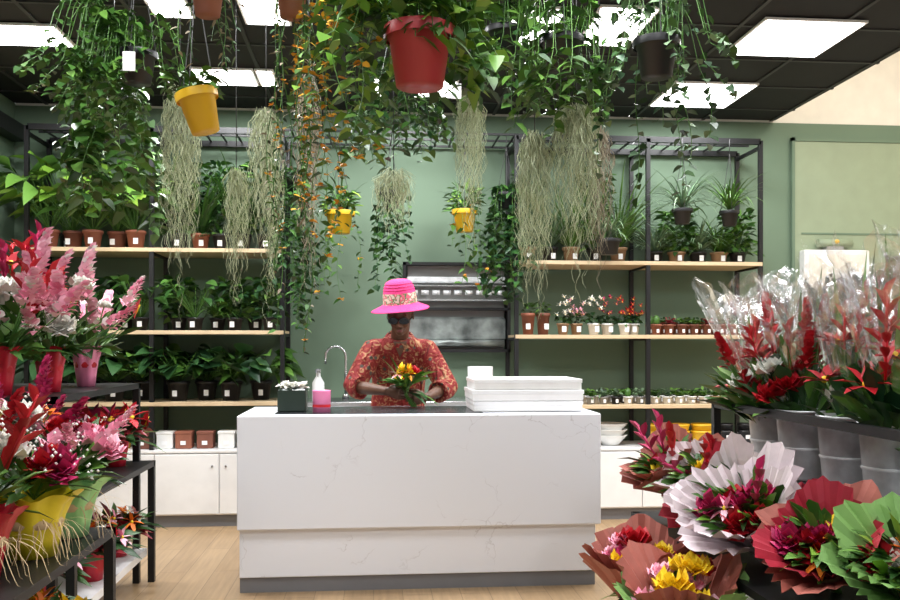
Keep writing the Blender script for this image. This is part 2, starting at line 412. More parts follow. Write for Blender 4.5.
def moss(mb,x,y,zt,zb,w,k='moss',n=150):
    for i in range(n):
        th=U(0,6.283); q=math.sqrt(U(0,1))*w*.5; l=(zt-zb)*U(.25,1)*(1-.45*q/(w*.5)); K=max(6,int(l/.030)); p=V((x+math.cos(th)*q*.5,y+math.sin(th)*q*.5,zt+U(-.03,.03))); pts=[]
        a=U(0,6); am=U(.005,.016)
        for j in range(K+1):
            u=j/K
            pts.append(V((p.x+math.cos(th)*q*min(1,u*3+.2)+math.sin(a+j*1.5)*am,p.y+math.sin(th)*q*min(1,u*3+.2)+math.cos(a*2+j*1.2)*am,p.z-l*u)))
        o=len(mb.v)
        for j,q_ in enumerate(pts):
            ww=.0018*(1.2-j/K*.7); s_=V((math.cos(a+j),math.sin(a+j),.2))*ww
            mb.v+=[q_+s_,q_-s_]
        for j in range(K): b=o+2*j; mb.face([b,b+2,b+3,b+1],k)
# ---------------------------------------------------------------- room shell
def simplebox(name,*a,bev=0): mb=MB(name); mb.box(*a,bev=bev); return mb.finish()
simplebox('floor',-2.85,5.4,-1.2,7.35,-.1,0,'floor_wood')
mb=MB('wall_back'); mb.box(-2.85,5.4,7.25,7.37,0,3.28,'green_wall'); mb.box(-2.85,5.4,7.27,7.37,3.28,4.4,'cream'); mb.finish()
mb=MB('wall_left'); mb.box(-2.97,-2.85,-1.2,7.37,0,3.3,'green_wall'); mb.finish()
simplebox('wall_right',5.4,5.5,-1.2,7.37,0,4.4,'cream')
mb=MB('ceiling')
mb.box(-2.97,3.44,-1.2,7.25,3.3,3.34,'ceil_dark')
x=-2.6
while x<3.44: mb.box(x-.012,x+.012,-1.2,7.25,3.290,3.3,'ceil_grid'); x+=.6
y=.3
while y<7.2: mb.box(-2.85,3.44,y-.012,y+.012,3.291,3.3,'ceil_grid'); y+=.6
mb.box(3.40,3.44,-1.2,7.25,3.34,4.4,'cream'); mb.box(3.44,5.5,-1.2,7.27,4.4,4.45,'cream')
mb.finish()
simplebox('baseboard_back',3.11,3.57,7.235,7.2495,0,.09,'kick')
mb=MB('trim_1'); mb.box(-2.849,-2.74,1,7.2,2.98,3.1,'black_metal'); mb.finish()
mb=MB('door_1')
mb.box(3.60,4.6,7.22,7.249,.01,3.12,'panel_green',bev=.004); mb.box(3.575,3.6,7.212,7.249,.01,3.15,'green_wall'); mb.box(3.575,4.63,7.212,7.249,3.12,3.15,'green_wall'); mb.box(4.6,4.63,7.212,7.249,.01,3.12,'green_wall')
mb.box(3.66,4.54,7.214,7.22,2.32,2.335,'green_wall'); mb.finish()
mb=MB('fuse_box'); mb.box(3.64,4.22,7.13,7.2195,1.60,2.18,'white_lac',bev=.01); mb.box(3.68,4.18,7.125,7.13,1.64,2.14,'cream',bev=.002)
mb.tube([(3.78,7.17,2.24),(4.08,7.17,2.24)],[.035,.035],'panel_green',12); mb.box(3.85,4.0,7.15,7.2195,2.18,2.215,'grey_pot'); mb.ball((3.93,7.13,2.25),.02,'yellow_pot',8,5); mb.finish()
for (x,y,w,dd) in [(-2.15,5.6,.24,.17),(-1.05,6.35,.20,.17),(-.76,6.35,.05,.17),(-.62,5.02,.12,.25),(-1.15,5.0,.10,.2),(.95,5.2,.15,.3),(1.45,5.15,.16,.3),(2.6,5.25,.3,.3),(2.5,6.5,.3,.3),(.3,6.5,.3,.2),(-1.9,3.4,.3,.3),(-.6,2.9,.3,.3),(.8,2.9,.3,.3),(2.2,3.4,.3,.3),(-1.2,.8,.3,.3),(.6,.8,.3,.3),(2.2,.9,.3,.3)]:  # the nearer rows are out of view, added for their light
    mb=MB('ceiling_light_panel')
    mb.box(x-w-.015,x+w+.015,y-dd-.015,y+dd+.015,3.275,3.289,'tag'); mb.box(x-w,x+w,y-dd,y+dd,3.270,3.276,'lamp'); mb.finish()
    if w<.1: continue
    l=bpy.data.lights.new('panel_light','AREA'); l.shape='RECTANGLE'; l.size=2*w; l.size_y=2*dd; l.energy=32 if y>4 else 31; l.color=(.975,.985,1)
    o=bpy.data.objects.new('panel_light',l); o.location=(x,y,3.262); bpy.context.collection.objects.link(o)
l=bpy.data.lights.new('hall_light','AREA'); l.size=1.4; l.energy=85; l.color=(1,.95,.88)
o=bpy.data.objects.new('hall_light',l); o.location=(4.4,5.0,4.35); bpy.context.collection.objects.link(o)

# ---------------------------------------------------------------- counter
mb=MB('sales_counter')
mb.box(-.743,1.283,4.86,5.56,.355,.983,'marble',bev=.006)
mb.box(-.735,1.262,4.90,5.54,.085,.352,'marble',bev=.004)
mb.box(-.735,1.262,4.915,5.52,0,.085,'kick')
mb.box(-.735,1.262,4.91,5.53,.345,.36,'kick')
mb.box(-.55,.62,4.93,5.5,.982,.986,'slate')
mb.finish()
# ---------------------------------------------------------------- racks
def rack(name,x0,x1,mids,shelves,zb):
    mb=MB(name); t=.016
    for x in [x0]+mids+[x1]:
        for y in (6.75,7.2): mb.box(x-t,x+t,y-t,y+t,zb,3.0,'black_metal')
        for z in shelves+[2.98]: mb.box(x-.012,x+.012,6.76,7.19,z-.045,z-.02,'black_metal')
    for y in (6.75,7.2): mb.box(x0,x1,y-t,y+t,2.97,3.0,'black_metal')
    for z in shelves:
        mb.box(x0-.01,x1+.01,6.73,7.215,z-.03,z,'shelf_wood',bev=.002)
    return mb
LS=[2.10,1.48,.94]; RS=[2.03,1.45,.90]
rack('plant_shelf_rack',-2.565,-.69,[-1.66],LS,.581).finish()
rack('plant_shelf_rack',1.11,3.08,[2.16],RS,.566).finish()
mb=MB('overhead_hanging_grid')
x=-2.5
while x<3.0: mb.box(x-.006,x+.006,6.77,7.18,3.003,3.015,'black_metal'); x+=.12
for y in (6.75,6.97,7.2): mb.box(-2.56,3.08,y-.008,y+.008,3.001,3.017,'black_metal')
for x in (-.4,.2,.8): mb.tube([(x,6.97,3.01),(x,6.97,3.3)],.006,'black_metal',6)
mb.finish()
def cabinets(name,x0,x1,n,top):
    mb=MB(name); mb.box(x0,x1,6.74,7.22,.0,.09,'kick'); mb.box(x0,x1,6.72,7.22,.09,top-.02,'white_lac'); mb.box(x0-.0,x1,6.70,7.22,top-.02,top,'white_lac',bev=.003)
    w=(x1-x0)/n
    for i in range(n):
        mb.box(x0+i*w+.004,x0+(i+1)*w-.004,6.70,6.72,.1,top-.03,'white_lac',bev=.003); hx=x0+(i+1)*w-.05 if i%2==0 else x0+i*w+.05
        mb.tube([(hx,6.70,top-.12),(hx,6.685,top-.12)],.008,'steel',8)
    mb.finish()
cabinets('low_white_cabinet',-2.58,-.68,4,.58); cabinets('low_white_cabinet',1.10,3.10,4,.565)
mb=MB('sink_worktop'); mb.box(-.64,1.06,6.70,7.2,0,.09,'kick'); mb.box(-.64,1.06,6.68,7.2,.09,.90,'white_lac'); mb.box(-.66,1.08,6.64,7.23,.90,.94,'steel',bev=.004)
for i in range(3): mb.box(-.63+i*.565,-.08+i*.565,6.665,6.68,.12,.87,'white_lac',bev=.003)
mb.box(-.45,.05,6.72,7.1,.94,.944,'slate'); mb.finish()
mb=MB('gooseneck_faucet'); x=-.22
mb.lathe([(.0,0),(.028,0),(.026,.03),(.014,.04)],(x,7.02,.944),'steel',n=14)
pts=[(x,7.02,.95),(x,7.02,1.28)]+[(x-.08*(1-math.cos(a)),7.02,1.28+.08*math.sin(a)) for a in [.4,.8,1.2,1.6,2.0,2.4,2.8,3.14]]+[(x-.16,7.02,1.22)]
mb.tube(pts,.011,'steel',10); mb.tube([(x+.0,7.02,1.0),(x+.07,7.02,1.03)],.006,'steel',8); mb.finish()
mb=MB('stainless_steel_glass_fronted_wall_unit')
mb.box(.28,1.08,7.20,7.248,1.33,2.02,'grey_pot')
for a in ((.24,1.12,2.02,2.045),(.24,1.12,1.31,1.335),(.24,.265,1.31,2.045),(1.095,1.12,1.31,2.045),(.24,1.12,1.655,1.675)): mb.box(a[0],a[1],7.10,7.248,a[2],a[3],'black_metal')
mb.box(.27,1.09,7.14,7.2,1.88,1.93,'galv',bev=.01)  # pale bar and the short rods below imitate bright streaks of light
for i in range(9): mb.tube([(.30+i*.09,7.15,1.80),(.36+i*.09,7.15,1.80)],.02,'galv',10)
mb.box(.27,1.09,7.12,7.2,1.73,1.745,'steel'); mb.box(.27,1.09,7.12,7.2,1.85,1.86,'steel')
mb.box(.27,1.09,7.14,7.2,1.40,1.60,'reflection_grey',bev=.02); mb.tube([(.29,7.13,1.385),(1.07,7.13,1.385)],.03,'reflection_grey',12)  # reflections modelled as mottled grey shapes
mb.finish()
mb=MB('roll_of_white_paper_towels')
mb.lathe([(.02,0),(.10,0),(.10,.26),(.02,.26)],(.84,6.86,.941),'paper_white',n=24); mb.finish()
mb=MB('light_wood_cupboard'); mb.box(-2.849,-2.68,5.2,6.2,0,2.85,'shelf_wood',bev=.004)
for z in (1.1,2.2,2.52): mb.box(-2.69,-2.67,5.2,6.2,z,z+.02,'kick')
mb.finish()
# ---------------------------------------------------------------- items on counter
mb=MB('stack_of_white_boxes')
for i,(a,b_) in enumerate(((.0,.0),(-.008,.004),(.004,-.004))):
    mb.box(.575+a,1.205+b_,4.98+a,5.42+b_,.9865+i*.063,.9865+i*.063+.058,'paper_white',bev=.003)
    mb.box(.571+a,1.209+b_,4.976+a,5.424+b_,.9865+i*.063+.038,.9865+i*.063+.0605,'white_lac',bev=.002)
mb.finish()
mb=MB('dark_vase_with_white_tissue')
mb.box(-.545,-.385,5.04,5.20,.9862,1.12,'green_vase',bev=.008)
for i in range(60): mb.leaf((-.465+U(-.06,.06),5.12+U(-.06,.06),1.115+U(0,.02)),rdir(U(.1,1.5)),.05,.06,'fWhite',droop=.3,segs=2)
mb.finish(zmin=.9862)
mb=MB('pink_tumbler'); mb.lathe([(.0,0),(.050,0),(.052,.12),(.053,.125),(.048,.125),(.046,.01),(0,.01)],(-.295,5.05,.9862),'pink_cup',n=24); mb.lathe([(.0512,.03),(.0515,.038),(.0512,.045)],(-.295,5.05,.9862),'fRed',n=24); mb.finish()
mb=MB('spray_bottle'); mb.lathe([(0,0),(.045,0),(.048,.02),(.046,.14),(.018,.19),(.016,.22),(0,.22)],(-.42,6.75,.941),'bottle',n=18)
mb.box(-.44,-.40,6.71,6.78,1.155,1.19,'steel',bev=.005); mb.box(-.43,-.41,6.66,6.72,1.17,1.19,'steel',bev=.003); mb.tube([(-.42,6.70,1.17),(-.42,6.685,1.13)],.005,'grey_pot',6); mb.finish()

# ---------------------------------------------------------------- person
person=bpy.data.objects.new('florist_person',None); bpy.context.collection.objects.link(person)
def organic(mb,voxel,parent,sm=4,fac=.5,fn=None):
    o=mb.finish(); o.name=mb.name
    md=o.modifiers.new('r','REMESH'); md.mode='VOXEL'; md.voxel_size=voxel; md.use_smooth_shade=True
    s_=o.modifiers.new('s','SMOOTH'); s_.iterations=sm; s_.factor=fac
    dg=bpy.context.evaluated_depsgraph_get(); me=bpy.data.meshes.new_from_object(o.evaluated_get(dg)); mats=[x for x in o.data.materials]
    n=o.name; bpy.data.objects.remove(o); o2=bpy.data.objects.new(n,me); bpy.context.collection.objects.link(o2); o2.parent=parent
    for p in me.polygons: p.use_smooth=True
    if not me.materials:
        for x in mats: me.materials.append(x)
    return o2
X_=V((1,0,0)); Y_=V((0,1,0))
cx=.17
fy=V((0,.90,.43)).normalized(); fy2=V((0,.97,.2)).normalized()
mb=MB('shirt')
mb.loft([((cx,6.02,.80),.20,.15,X_,Y_),((cx,6.02,.92),.195,.145,X_,Y_),((cx,5.975,1.06),.178,.135,X_,fy2),((cx,5.88,1.20),.185,.132,X_,fy),((cx,5.79,1.31),.190,.122,X_,fy),((cx,5.72,1.375),.155,.095,X_,fy),((cx,5.69,1.405),.115,.078,X_,fy),((cx,5.675,1.422),.085,.068,X_,fy)],'shirt',24)
def arm(mb,pts,rad,k,n=14):
    P=[];Rr=[]
    for i in range(len(pts)-1):
        for j in range(6): u=j/6; P.append(V(pts[i]).lerp(V(pts[i+1]),u)); Rr.append(rad[i]*(1-u)+rad[i+1]*u)
    P.append(V(pts[-1])); Rr.append(rad[-1]); mb.tube(P,Rr,k,n)
shR=V((cx-.175,5.73,1.335)); elR=V((-.125,5.60,1.105)); wrR=V((.085,5.42,1.085))
shL=V((cx+.175,5.73,1.335)); elL=V((.475,5.62,1.095)); wrL=V((.325,5.40,1.045))
arm(mb,[V((cx-.08,5.74,1.345)),shR,shR.lerp(elR,.5),elR,elR.lerp(wrR,.20)],[.068,.078,.076,.072,.074],'shirt')
arm(mb,[V((cx+.08,5.74,1.345)),shL,shL.lerp(elL,.5),elL,elL.lerp(wrL,.42)],[.068,.078,.076,.072,.068],'shirt')
sh=organic(mb,.009,person,sm=5)
bv=BVHTree.FromPolygons([v.co.copy() for v in sh.data.vertices],[list(p.vertices) for p in sh.data.polygons])
def surf(x,z,off):
    h=bv.ray_cast(V((x,5.0,z)),V((0,1,0)))
    return V((x,(h[0].y if h[0] is not None else 5.62)-off,z))
zb_,zt_=1.285,1.405
def strip(mb,f0,f1,off,k,N=8,Mx=6):
    o=len(mb.v)
    for i in range(N+1):
        t=i/N; z=zb_+(zt_-zb_)*t; a,b_=f0(t),f1(t)
        for j in range(Mx+1): mb.v.append(surf(cx+a+(b_-a)*j/Mx,z,off))
    for i in range(N):
        for j in range(Mx): q=o+i*(Mx+1)+j; mb.face([q,q+1,q+Mx+2,q+Mx+1],k)
mb=MB('open_neckline')
strip(mb,lambda t:-.052*t,lambda t:.052*t,.003,'skin')
mb.finish(parent=person)
mb=MB('shirt_lapels')
for s_ in (-1,1): strip(mb,lambda t:s_*.050*t,lambda t:s_*(.012+.055*t+.035*math.sin(min(1,t*1.2)*math.pi*.5)),.008,'shirt')
mb.lathe([(.082,-.02),(.078,.006),(.084,.012),(.098,-.006),(.104,-.03)],(cx,5.70,1.425),'shirt',axis=(0,-.45,.89),n=24)
mb.finish(parent=person)
mb=MB('cuffs')
for a,b_,u,r in ((elR,wrR,.20,.076),(elL,wrL,.42,.070)):
    p=a.lerp(b_,u); d=(b_-a).normalized(); mb.lathe([(r-.006,-.03),(r,-.02),(r+.001,.010),(r-.012,.011),(r-.014,-.03)],p,'shirt',axis=d,n=20)
mb.finish(parent=person)
mb=MB('trousers')
mb.loft([((cx,6.02,.98),.165,.12,X_,Y_),((cx,6.02,.88),.185,.135,X_,Y_),((cx,6.02,.78),.175,.13,X_,Y_)],'trouser',20)
for s_ in (-1,1): arm(mb,[(cx+s_*.09,6.02,.86),(cx+s_*.10,6.0,.48),(cx+s_*.11,6.02,.07)],[.098,.066,.05],'trouser')
organic(mb,.012,person,sm=4)
mb=MB('shoes')
for s_ in (-1,1):
    x=cx+s_*.11; mb.loft([((x,6.09,.045),.03,.04,X_,Z),((x,6.05,.05),.042,.05,X_,Z),((x,5.98,.047),.044,.047,X_,Z),((x,5.90,.034),.048,.034,X_,Z),((x,5.84,.026),.036,.024,X_,Z)],'shoe',14)
organic(mb,.008,person,sm=2)
HC=V((cx+.002,5.545,1.560)); HM=Matrix.Translation(HC)@Matrix.Rotation(math.radians(-4),4,'Y')@Matrix.Rotation(math.radians(24),4,'X')@Matrix.Rotation(math.radians(-10),4,'Z'); H3=HM.to_3x3()
def hp(x,y,z): return HM@V((x,y,z))
mb=MB('head_neck')
mb.ball(hp(0,.012,.035),1,'skin',24,16,(.076,.096,.092),H3)
mb.loft([(hp(0,-.008,.06),.070,.080,H3@X_,H3@Y_),(hp(0,-.014,.01),.069,.080,H3@X_,H3@Y_),(hp(0,-.020,-.04),.062,.070,H3@X_,H3@Y_),(hp(0,-.028,-.08),.048,.056,H3@X_,H3@Y_),(hp(0,-.036,-.108),.030,.038,H3@X_,H3@Y_)],'skin',20)
mb.loft([(hp(0,-.094,.012),.009,.009,H3@X_,H3@Y_),(hp(0,-.101,-.012),.012,.011,H3@X_,H3@Y_),(hp(0,-.106,-.034),.018,.015,H3@X_,H3@Y_),(hp(0,-.098,-.044),.015,.011,H3@X_,H3@Y_)],'skin',10)
for s_ in (-1,1):
    mb.ball(hp(s_*.013,-.094,-.038),.010,'skin',8,6); mb.ball(hp(s_*.035,-.070,-.030),.024,'skin',10,8,(1,.8,1.1),H3)
    mb.ball(hp(s_*.032,-.080,.030),.014,'skin',8,6,(1.7,.7,.6),H3)
    mb.ball(hp(s_*.078,.010,-.008),.022,'skin',10,8,(.35,.8,1.35),H3)
mb.ball(hp(0,-.088,-.063),.014,'skin',10,6,(1.7,.8,.5),H3); mb.ball(hp(0,-.084,-.076),.014,'skin',10,6,(1.5,.8,.5),H3); mb.ball(hp(0,-.070,-.098),.02,'skin',10,6,(1.1,.8,.8),H3)
mb.tube([(cx,5.74,1.34),(cx,5.68,1.43),hp(0,.02,-.05)],[.068,.058,.056],'skin',16)
organic(mb,.0042,person,sm=3)
mb=MB('lips_and_eyes')
mb.ball(hp(0,-.098,-.0655),.010,'lip',12,6,(2.1,.55,.42),H3); mb.ball(hp(0,-.096,-.0745),.010,'lip',12,6,(1.8,.6,.5),H3)
for s_ in (-1,1): mb.ball(hp(s_*.031,-.079,.006),.012,'eye',12,8); mb.ball(hp(s_*.031,-.0885,.004),.005,'hair',8,6)
mb.finish(parent=person)
mb=MB('glasses')
for s_ in (-1,1):
    c=hp(s_*.034,-.108,.004); ring=[c+(H3@X_)*(.030*math.cos(t)*(1+.08*abs(math.cos(t))))+(H3@Z)*(.022*math.sin(t)) for t in [6.283*i/20 for i in range(21)]]
    mb.tube(ring,.0028,'black_plastic',6,False)
    mb.loft([(c,.029,.021,H3@X_,H3@Z),(c+H3@V((0,.002,0)),.029,.021,H3@X_,H3@Z)],'glass_dark',20)
    mb.tube([hp(s_*.064,-.106,.010),hp(s_*.080,-.06,.010),hp(s_*.082,.01,.008)],.0025,'black_plastic',6)
mb.tube([hp(-.006,-.109,.008),hp(0,-.112,.010),hp(.006,-.109,.008)],.0025,'black_plastic',6); mb.finish(parent=person)
mb=MB('hair')
mb.loft([(hp(0,.022,.08),.078,.092,H3@X_,H3@Y_),(hp(0,.026,.03),.081,.094,H3@X_,H3@Y_),(hp(0,.045,-.03),.074,.075,H3@X_,H3@Y_),(hp(0,.06,-.065),.05,.045,H3@X_,H3@Y_)],'hair',20); 
organic(mb,.006,person,sm=3)
mb=MB('pink_sun_hat')
hax=V((-.10,-.16,1)).normalized(); hl=hp(0,.010,.064)
hX=X_-hax*hax.x; hX.normalize(); hY=hax.cross(hX)
mb.lathe([(.0,.165),(.05,.162),(.078,.149),(.092,.120),(.103,.080)],hl,'hat_pink',axis=hax,n=36)
mb.lathe([(.1035,.080),(.107,.045),(.109,.010)],hl,'hat_band',axis=hax,n=36)
mb.lathe([(.109,.012),(.125,.002),(.152,-.010),(.178,-.022),(.186,-.027),(.178,-.028),(.14,-.014),(.112,-.004),(.095,.0)],hl,'hat_pink',axis=hax,n=48,wav=.06,wn=3,ph=1)
for zz,rr in ((.102,.098),(.120,.0925),(.138,.085)): mb.tube([hl+hax*zz+(hX*math.cos(t)+hY*math.sin(t))*rr for t in [6.283*i/28 for i in range(29)]],.003,'hat_pink',5,False)
mb.finish(parent=person)
def hand(mb,w,d,n,up,curl=1.0,sc=1.0):
    d=V(d).normalized(); n=V(n); n=(n-d*n.dot(d)).normalized(); s_=V(up); s_=(s_-d*s_.dot(d)-n*s_.dot(n)).normalized()
    mb.loft([(w-d*.01,.026*sc,.020*sc,s_,n),(w+d*.02,.030*sc,.019*sc,s_,n),(w+d*.055,.039*sc,.017*sc,s_,n),(w+d*.085,.041*sc,.014*sc,s_,n),(w+d*.096,.037*sc,.011*sc,s_,n)],'skin',16)
    for off,l,b0 in ((.030,.068,.092),(.0105,.078,.097),(-.0105,.073,.095),(-.030,.058,.088)):
        p=w+d*b0*sc+s_*off*sc-d*.012; pts=[p]; ang=.25*curl; 
        for f,a in ((.46,.35),(.30,.85),(.24,.7)):
            ang+=a*curl; 
            dd=d*math.cos(ang)+n*math.sin(ang); p=p+dd*l*f*1.1*sc; pts.append(p)
        mb.tube([pts[0],pts[0].lerp(pts[1],.5),pts[1],pts[1].lerp(pts[2],.5),pts[2],pts[3]],[.0095,.009,.0092,.0082,.0082,.0062],'skin',10); mb.ball(pts[3],.0064,'skin',8,6)
    b=w+d*.028*sc+s_*.024*sc; p1=b+(d*.6+s_*.55+n*.45).normalized()*.040*sc; p2=p1+(d*.65+s_*.1+n*.7).normalized()*.032*sc; p3=p2+(d*.5-s_*.1+n*.85).normalized()*.024*sc
    mb.tube([b-d*.01,b.lerp(p1,.5),p1,p1.lerp(p2,.5),p2,p3],[.015,.0135,.0115,.0098,.0098,.0075],'skin',10); mb.ball(p3,.0075,'skin',8,6)
mb=MB('right_forearm_and_hand')
arm(mb,[elR.lerp(wrR,.08),elR.lerp(wrR,.4),wrR],[.042,.040,.026],'skin'); hand(mb,wrR,V((.75,-.50,-.12)),V((.55,.8,0)),Z); organic(mb,.0036,person,sm=2)
mb=MB('left_forearm_and_hand')
arm(mb,[elL.lerp(wrL,.2),elL.lerp(wrL,.5),wrL],[.042,.038,.026],'skin'); hand(mb,wrL,V((-.8,-.42,-.05)),V((-.5,.8,0)),Z); organic(mb,.0036,person,sm=2)
mb=MB('flower_bouquet_being_arranged')
bx,by=.195,5.375
for i in range(16):
    a=U(0,6.28); q=U(0,.016); mb.tube([(bx+.05+math.cos(a)*q*1.6,by-.03+math.sin(a)*q*1.6,.99),(bx+math.cos(a)*q,by+math.sin(a)*q,1.07),(bx-.01+math.cos(a)*q*3,by-.02+math.sin(a)*q*3,1.16)],.004,'stem',5)
bunch(mb,bx+.01,by-.02,1.10,.12,.09,['lily:fYel','rose:fRed','rose:fYel','lily:fOr','lily:fPink'],7,('gA','gB','gD'),26,lean=V((.1,-.15,0)),ls=1.0)
for i in range(14): a=U(-1.2,1.2); mb.blade((bx,by-.02,1.09),V((math.sin(a)*1.2-.4,-.3,U(.4,1.5))),U(.15,.28),.03,R.choice(('gA','gB','gD')),droop=.7)
for i in range(9): mb.blade((bx+.02,by-.05,1.08),V((.8+U(-.5,.6),-.6,U(-.1,.25))),U(.12,.22),.04,R.choice(('gC','gC','gB')),droop=.9)
mb.finish(zmin=.99)

# ---------------------------------------------------------------- plants on racks
def shelfplant(name,kind,x,y,z,zm,**k):
    mb=MB(name); r=k.get('r',.07); h=k.get('h',.12); pk=k.get('pk','black_plastic'); pot(mb,x,y,z+.001,r,h,pk); tag(mb,x+U(-.02,.02),y-r*1.02,z+h*.25)
    zt=z+h*.9
    if kind=='broad': p_broad(mb,x,y,zt,k.get('ph',.3),k.get('n',16),k.get('L',.15),k.get('W',.10),k.get('k','gA'),spread=k.get('sp',.6))
    elif kind=='tuft': p_tuft(mb,x,y,zt,k.get('ph',.3),k.get('n',26),k.get('W',.014),k.get('k','gB'),k.get('dr',1.3),k.get('up',1.2))
    elif kind=='bush': p_bush(mb,x,y,zt,k.get('br',.12),k.get('ph',.2),k.get('n',70),k.get('L',.06),k.get('W',.035),k.get('ks',('gA','gB')))
    elif kind=='flow':
        p_bush(mb,x,y,zt,r*1.4,.10,40,.05,.03,('gA','gC'))
        for i in range(11): fl_lily(mb,(x+U(-1,1)*r*1.4,y-.01+U(-1,1)*r,zt+U(.07,.22)),V((U(-.5,.5),-.6,.8)),.032,k['fk'],n=5)
    return mb.finish(ymax=7.235,zmax=zm-.05,zmin=z+.0008,xmin=-2.84)
z=2.101
for i,x in enumerate([-2.45,-2.30,-2.13,-1.97,-1.81]):
    shelfplant('potted_anthurium','broad',x,6.88+.08*(i%2),z,2.97,r=.072,h=.14,pk='brown_pot' if i%2 else 'terracotta',ph=.60,n=34,L=.20,W=.12,k='gB' if i not in (1,4) else 'gD')
shelfplant('potted_dieffenbachia','broad',-2.40,7.1,z,2.97,r=.05,h=.14,ph=.7,n=20,L=.22,W=.12,k='gD')
shelfplant('potted_dieffenbachia','broad',-1.95,7.12,z,2.97,r=.04,h=.12,ph=.7,n=22,L=.22,W=.12,k='gB')
for i,x in enumerate([-1.50,-1.34,-1.18,-1.02,-.84]):
    shelfplant('potted_palm','tuft' if i%2 else 'bush',x,6.95,z,2.97,r=.07,h=.13,pk='black_plastic' if i!=1 else 'terracotta',ph=.70,br=.20,n=80 if i%2 else 280,W=.02 if i%2 else .04,L=.10,k='gA',ks=('gA','gC','gB'),dr=1.0,up=1.8)
z=1.481
for i,x in enumerate([-2.45,-2.27,-2.1,-1.93,-1.78,-1.52,-1.37,-1.22,-1.07,-.93,-.80]):
    kd=('bush','broad','tuft','bush','broad')[i%5]
    shelfplant(('potted_peperomia','potted_pothos','potted_fern','potted_ficus','potted_bromeliad')[i%5],kd,x,6.90+.12*(i%2),z,2.06,r=.062,h=.10,ph=.38,n=130 if kd!='broad' else 30,L=.09 if kd!='broad' else .14,W=.05 if kd=='bush' else (.012 if kd=='tuft' else .07),k=('gA','gC','gA','gB')[i%4],ks=('gA','gC','gB'),br=.14)
z=.941
for i,x in enumerate([-2.42,-2.2,-1.98,-1.78,-1.50,-1.30,-1.10,-.88]):
    shelfplant('potted_calathea' if i%2 else 'potted_aglaonema','broad',x,6.91+.08*(i%2),z,1.44,r=.085,h=.15,ph=.34,n=32,L=.19,W=.14,k=('gC','gA','gC','gB')[i%4],sp=.9)
z=.581
for i,(x,k) in enumerate([(-1.58,'white_pot'),(-1.44,'terracotta'),(-1.28,'brown_pot'),(-1.12,'white_pot'),(-.98,'white_pot'),(-.84,'grey_pot'),(-1.75,'brown_pot'),(-1.92,'yellow_pot'),(-2.1,'grey_pot'),(-2.3,'white_pot')]):
    mb=MB('square_planter'); mb.box(x-.06,x+.06,6.80,6.92,z,z+.13,k,bev=.006); mb.box(x-.05,x+.05,6.81,6.91,z+.13,z+.1305,'soil'); mb.box(x-.064,x+.064,6.796,6.924,z+.11,z+.132,k,bev=.004)
    mb.box(x-.02,x+.02,6.7925,6.7955,z+.03,z+.06,'tag'); mb.finish()
z=2.031
for i,x in enumerate([1.24,1.42,1.60,1.80,1.99,2.30,2.48,2.66,2.84,3.0]):
    kd='tuft' if i%3 else 'bush'
    shelfplant('potted_spider_plant' if kd=='tuft' else 'potted_schefflera',kd,x,7.0,z,2.97,r=.07,h=.13 if i<5 else .10,pk='black_plastic' if i%2 else 'pot_wood',ph=.80 if i<5 else .42,n=120 if kd=='tuft' else 240,W=.015 if kd=='tuft' else .04,L=.09,k='gBlue' if i%2 else 'gB',ks=('gA','gB'),dr=1.3,br=.16,up=1.5)
z=1.451
for i,x in enumerate([1.22,1.34]): shelfplant('potted_cactus_arrangement','bush',x,6.85,z,1.98,r=.055,h=.17,pk='terracotta' if i==0 else 'brown_pot',ph=.12,n=40,L=.05,W=.02,br=.05)
for i,x in enumerate([1.50,1.62,1.75,1.87,2.00,2.09]): shelfplant('potted_cyclamen','flow',x,6.85+.05*(i%2),z,1.98,r=.048,h=.09,pk='white_pot' if i>1 else 'pot_wood',fk=('fWhite','fPink','fWhite','fMag','fRed','fRed')[i])
def succrow(name,x0,x1,z,pk,h,r,step,ks,y=6.82):
    mb=MB(name); x=x0
    while x<x1:
        for yy in (y,y+.15):
            pot(mb,x,yy,z,r,h,R.choice(pk),n=12); tag(mb,x,yy-r*1.0,z+h*.2,.02,.028)
            k=R.choice(ks)
            if k=='cactus': mb.ball((x,yy,z+h+r*.7),r*.7,'gA',10,6,(1,1,1.5))
            else:
                p_succ(mb,x,yy,z+h*.9,r*1.4,k); p_bush(mb,x,yy,z+h*.9,r,.07,16,.045,.022,(k,))
        x+=step
    mb.finish(ymax=7.2)
succrow('row_of_potted_cacti',2.25,3.06,1.451,('terracotta','brown_pot','terracotta'),.085,.042,.105,('gA','cactus','gRed','gBlue','gB'))
succrow('row_of_potted_succulents',1.22,2.13,.901,('white_pot','grey_pot','black_plastic'),.06,.040,.10,('gA','gBlue','gB','cactus'))
succrow('row_of_potted_succulents',2.24,3.04,.901,('white_pot','white_pot','pot_wood'),.06,.040,.10,('gA','gBlue','gB','gB'))
z=.566
for i in range(2):
    mb=MB('stacked_white_bowls'); x=1.60+i*.30
    for j in range(3): mb.lathe([(.0,0),(.06,0),(.13,.08),(.136,.085),(.128,.085),(.055,.01),(0,.01)],(x,6.9,z+j*.045),'white_pot',n=28)
    mb.finish()
for i,(x,k) in enumerate([(2.26,'yellow_pot'),(2.45,'yellow_pot'),(2.64,'yellow_pot'),(2.84,'black_plastic'),(3.0,'black_plastic'),(1.25,'grey_pot'),(1.39,'grey_pot')]):
    mb=MB('glazed_planter_pot'); rr=.082 if k=='yellow_pot' else .06
    for j in range(2): mb.lathe([(0,0),(rr*.8,0),(rr,.1),(rr*1.05,.1),(rr*1.05,.115),(rr*.95,.115),(rr*.9,.02),(0,.02)],(x,6.86,z+j*.055),k,n=20)
    tag(mb,x,6.86-rr*1.06,z+.05,.04,.03); mb.finish()
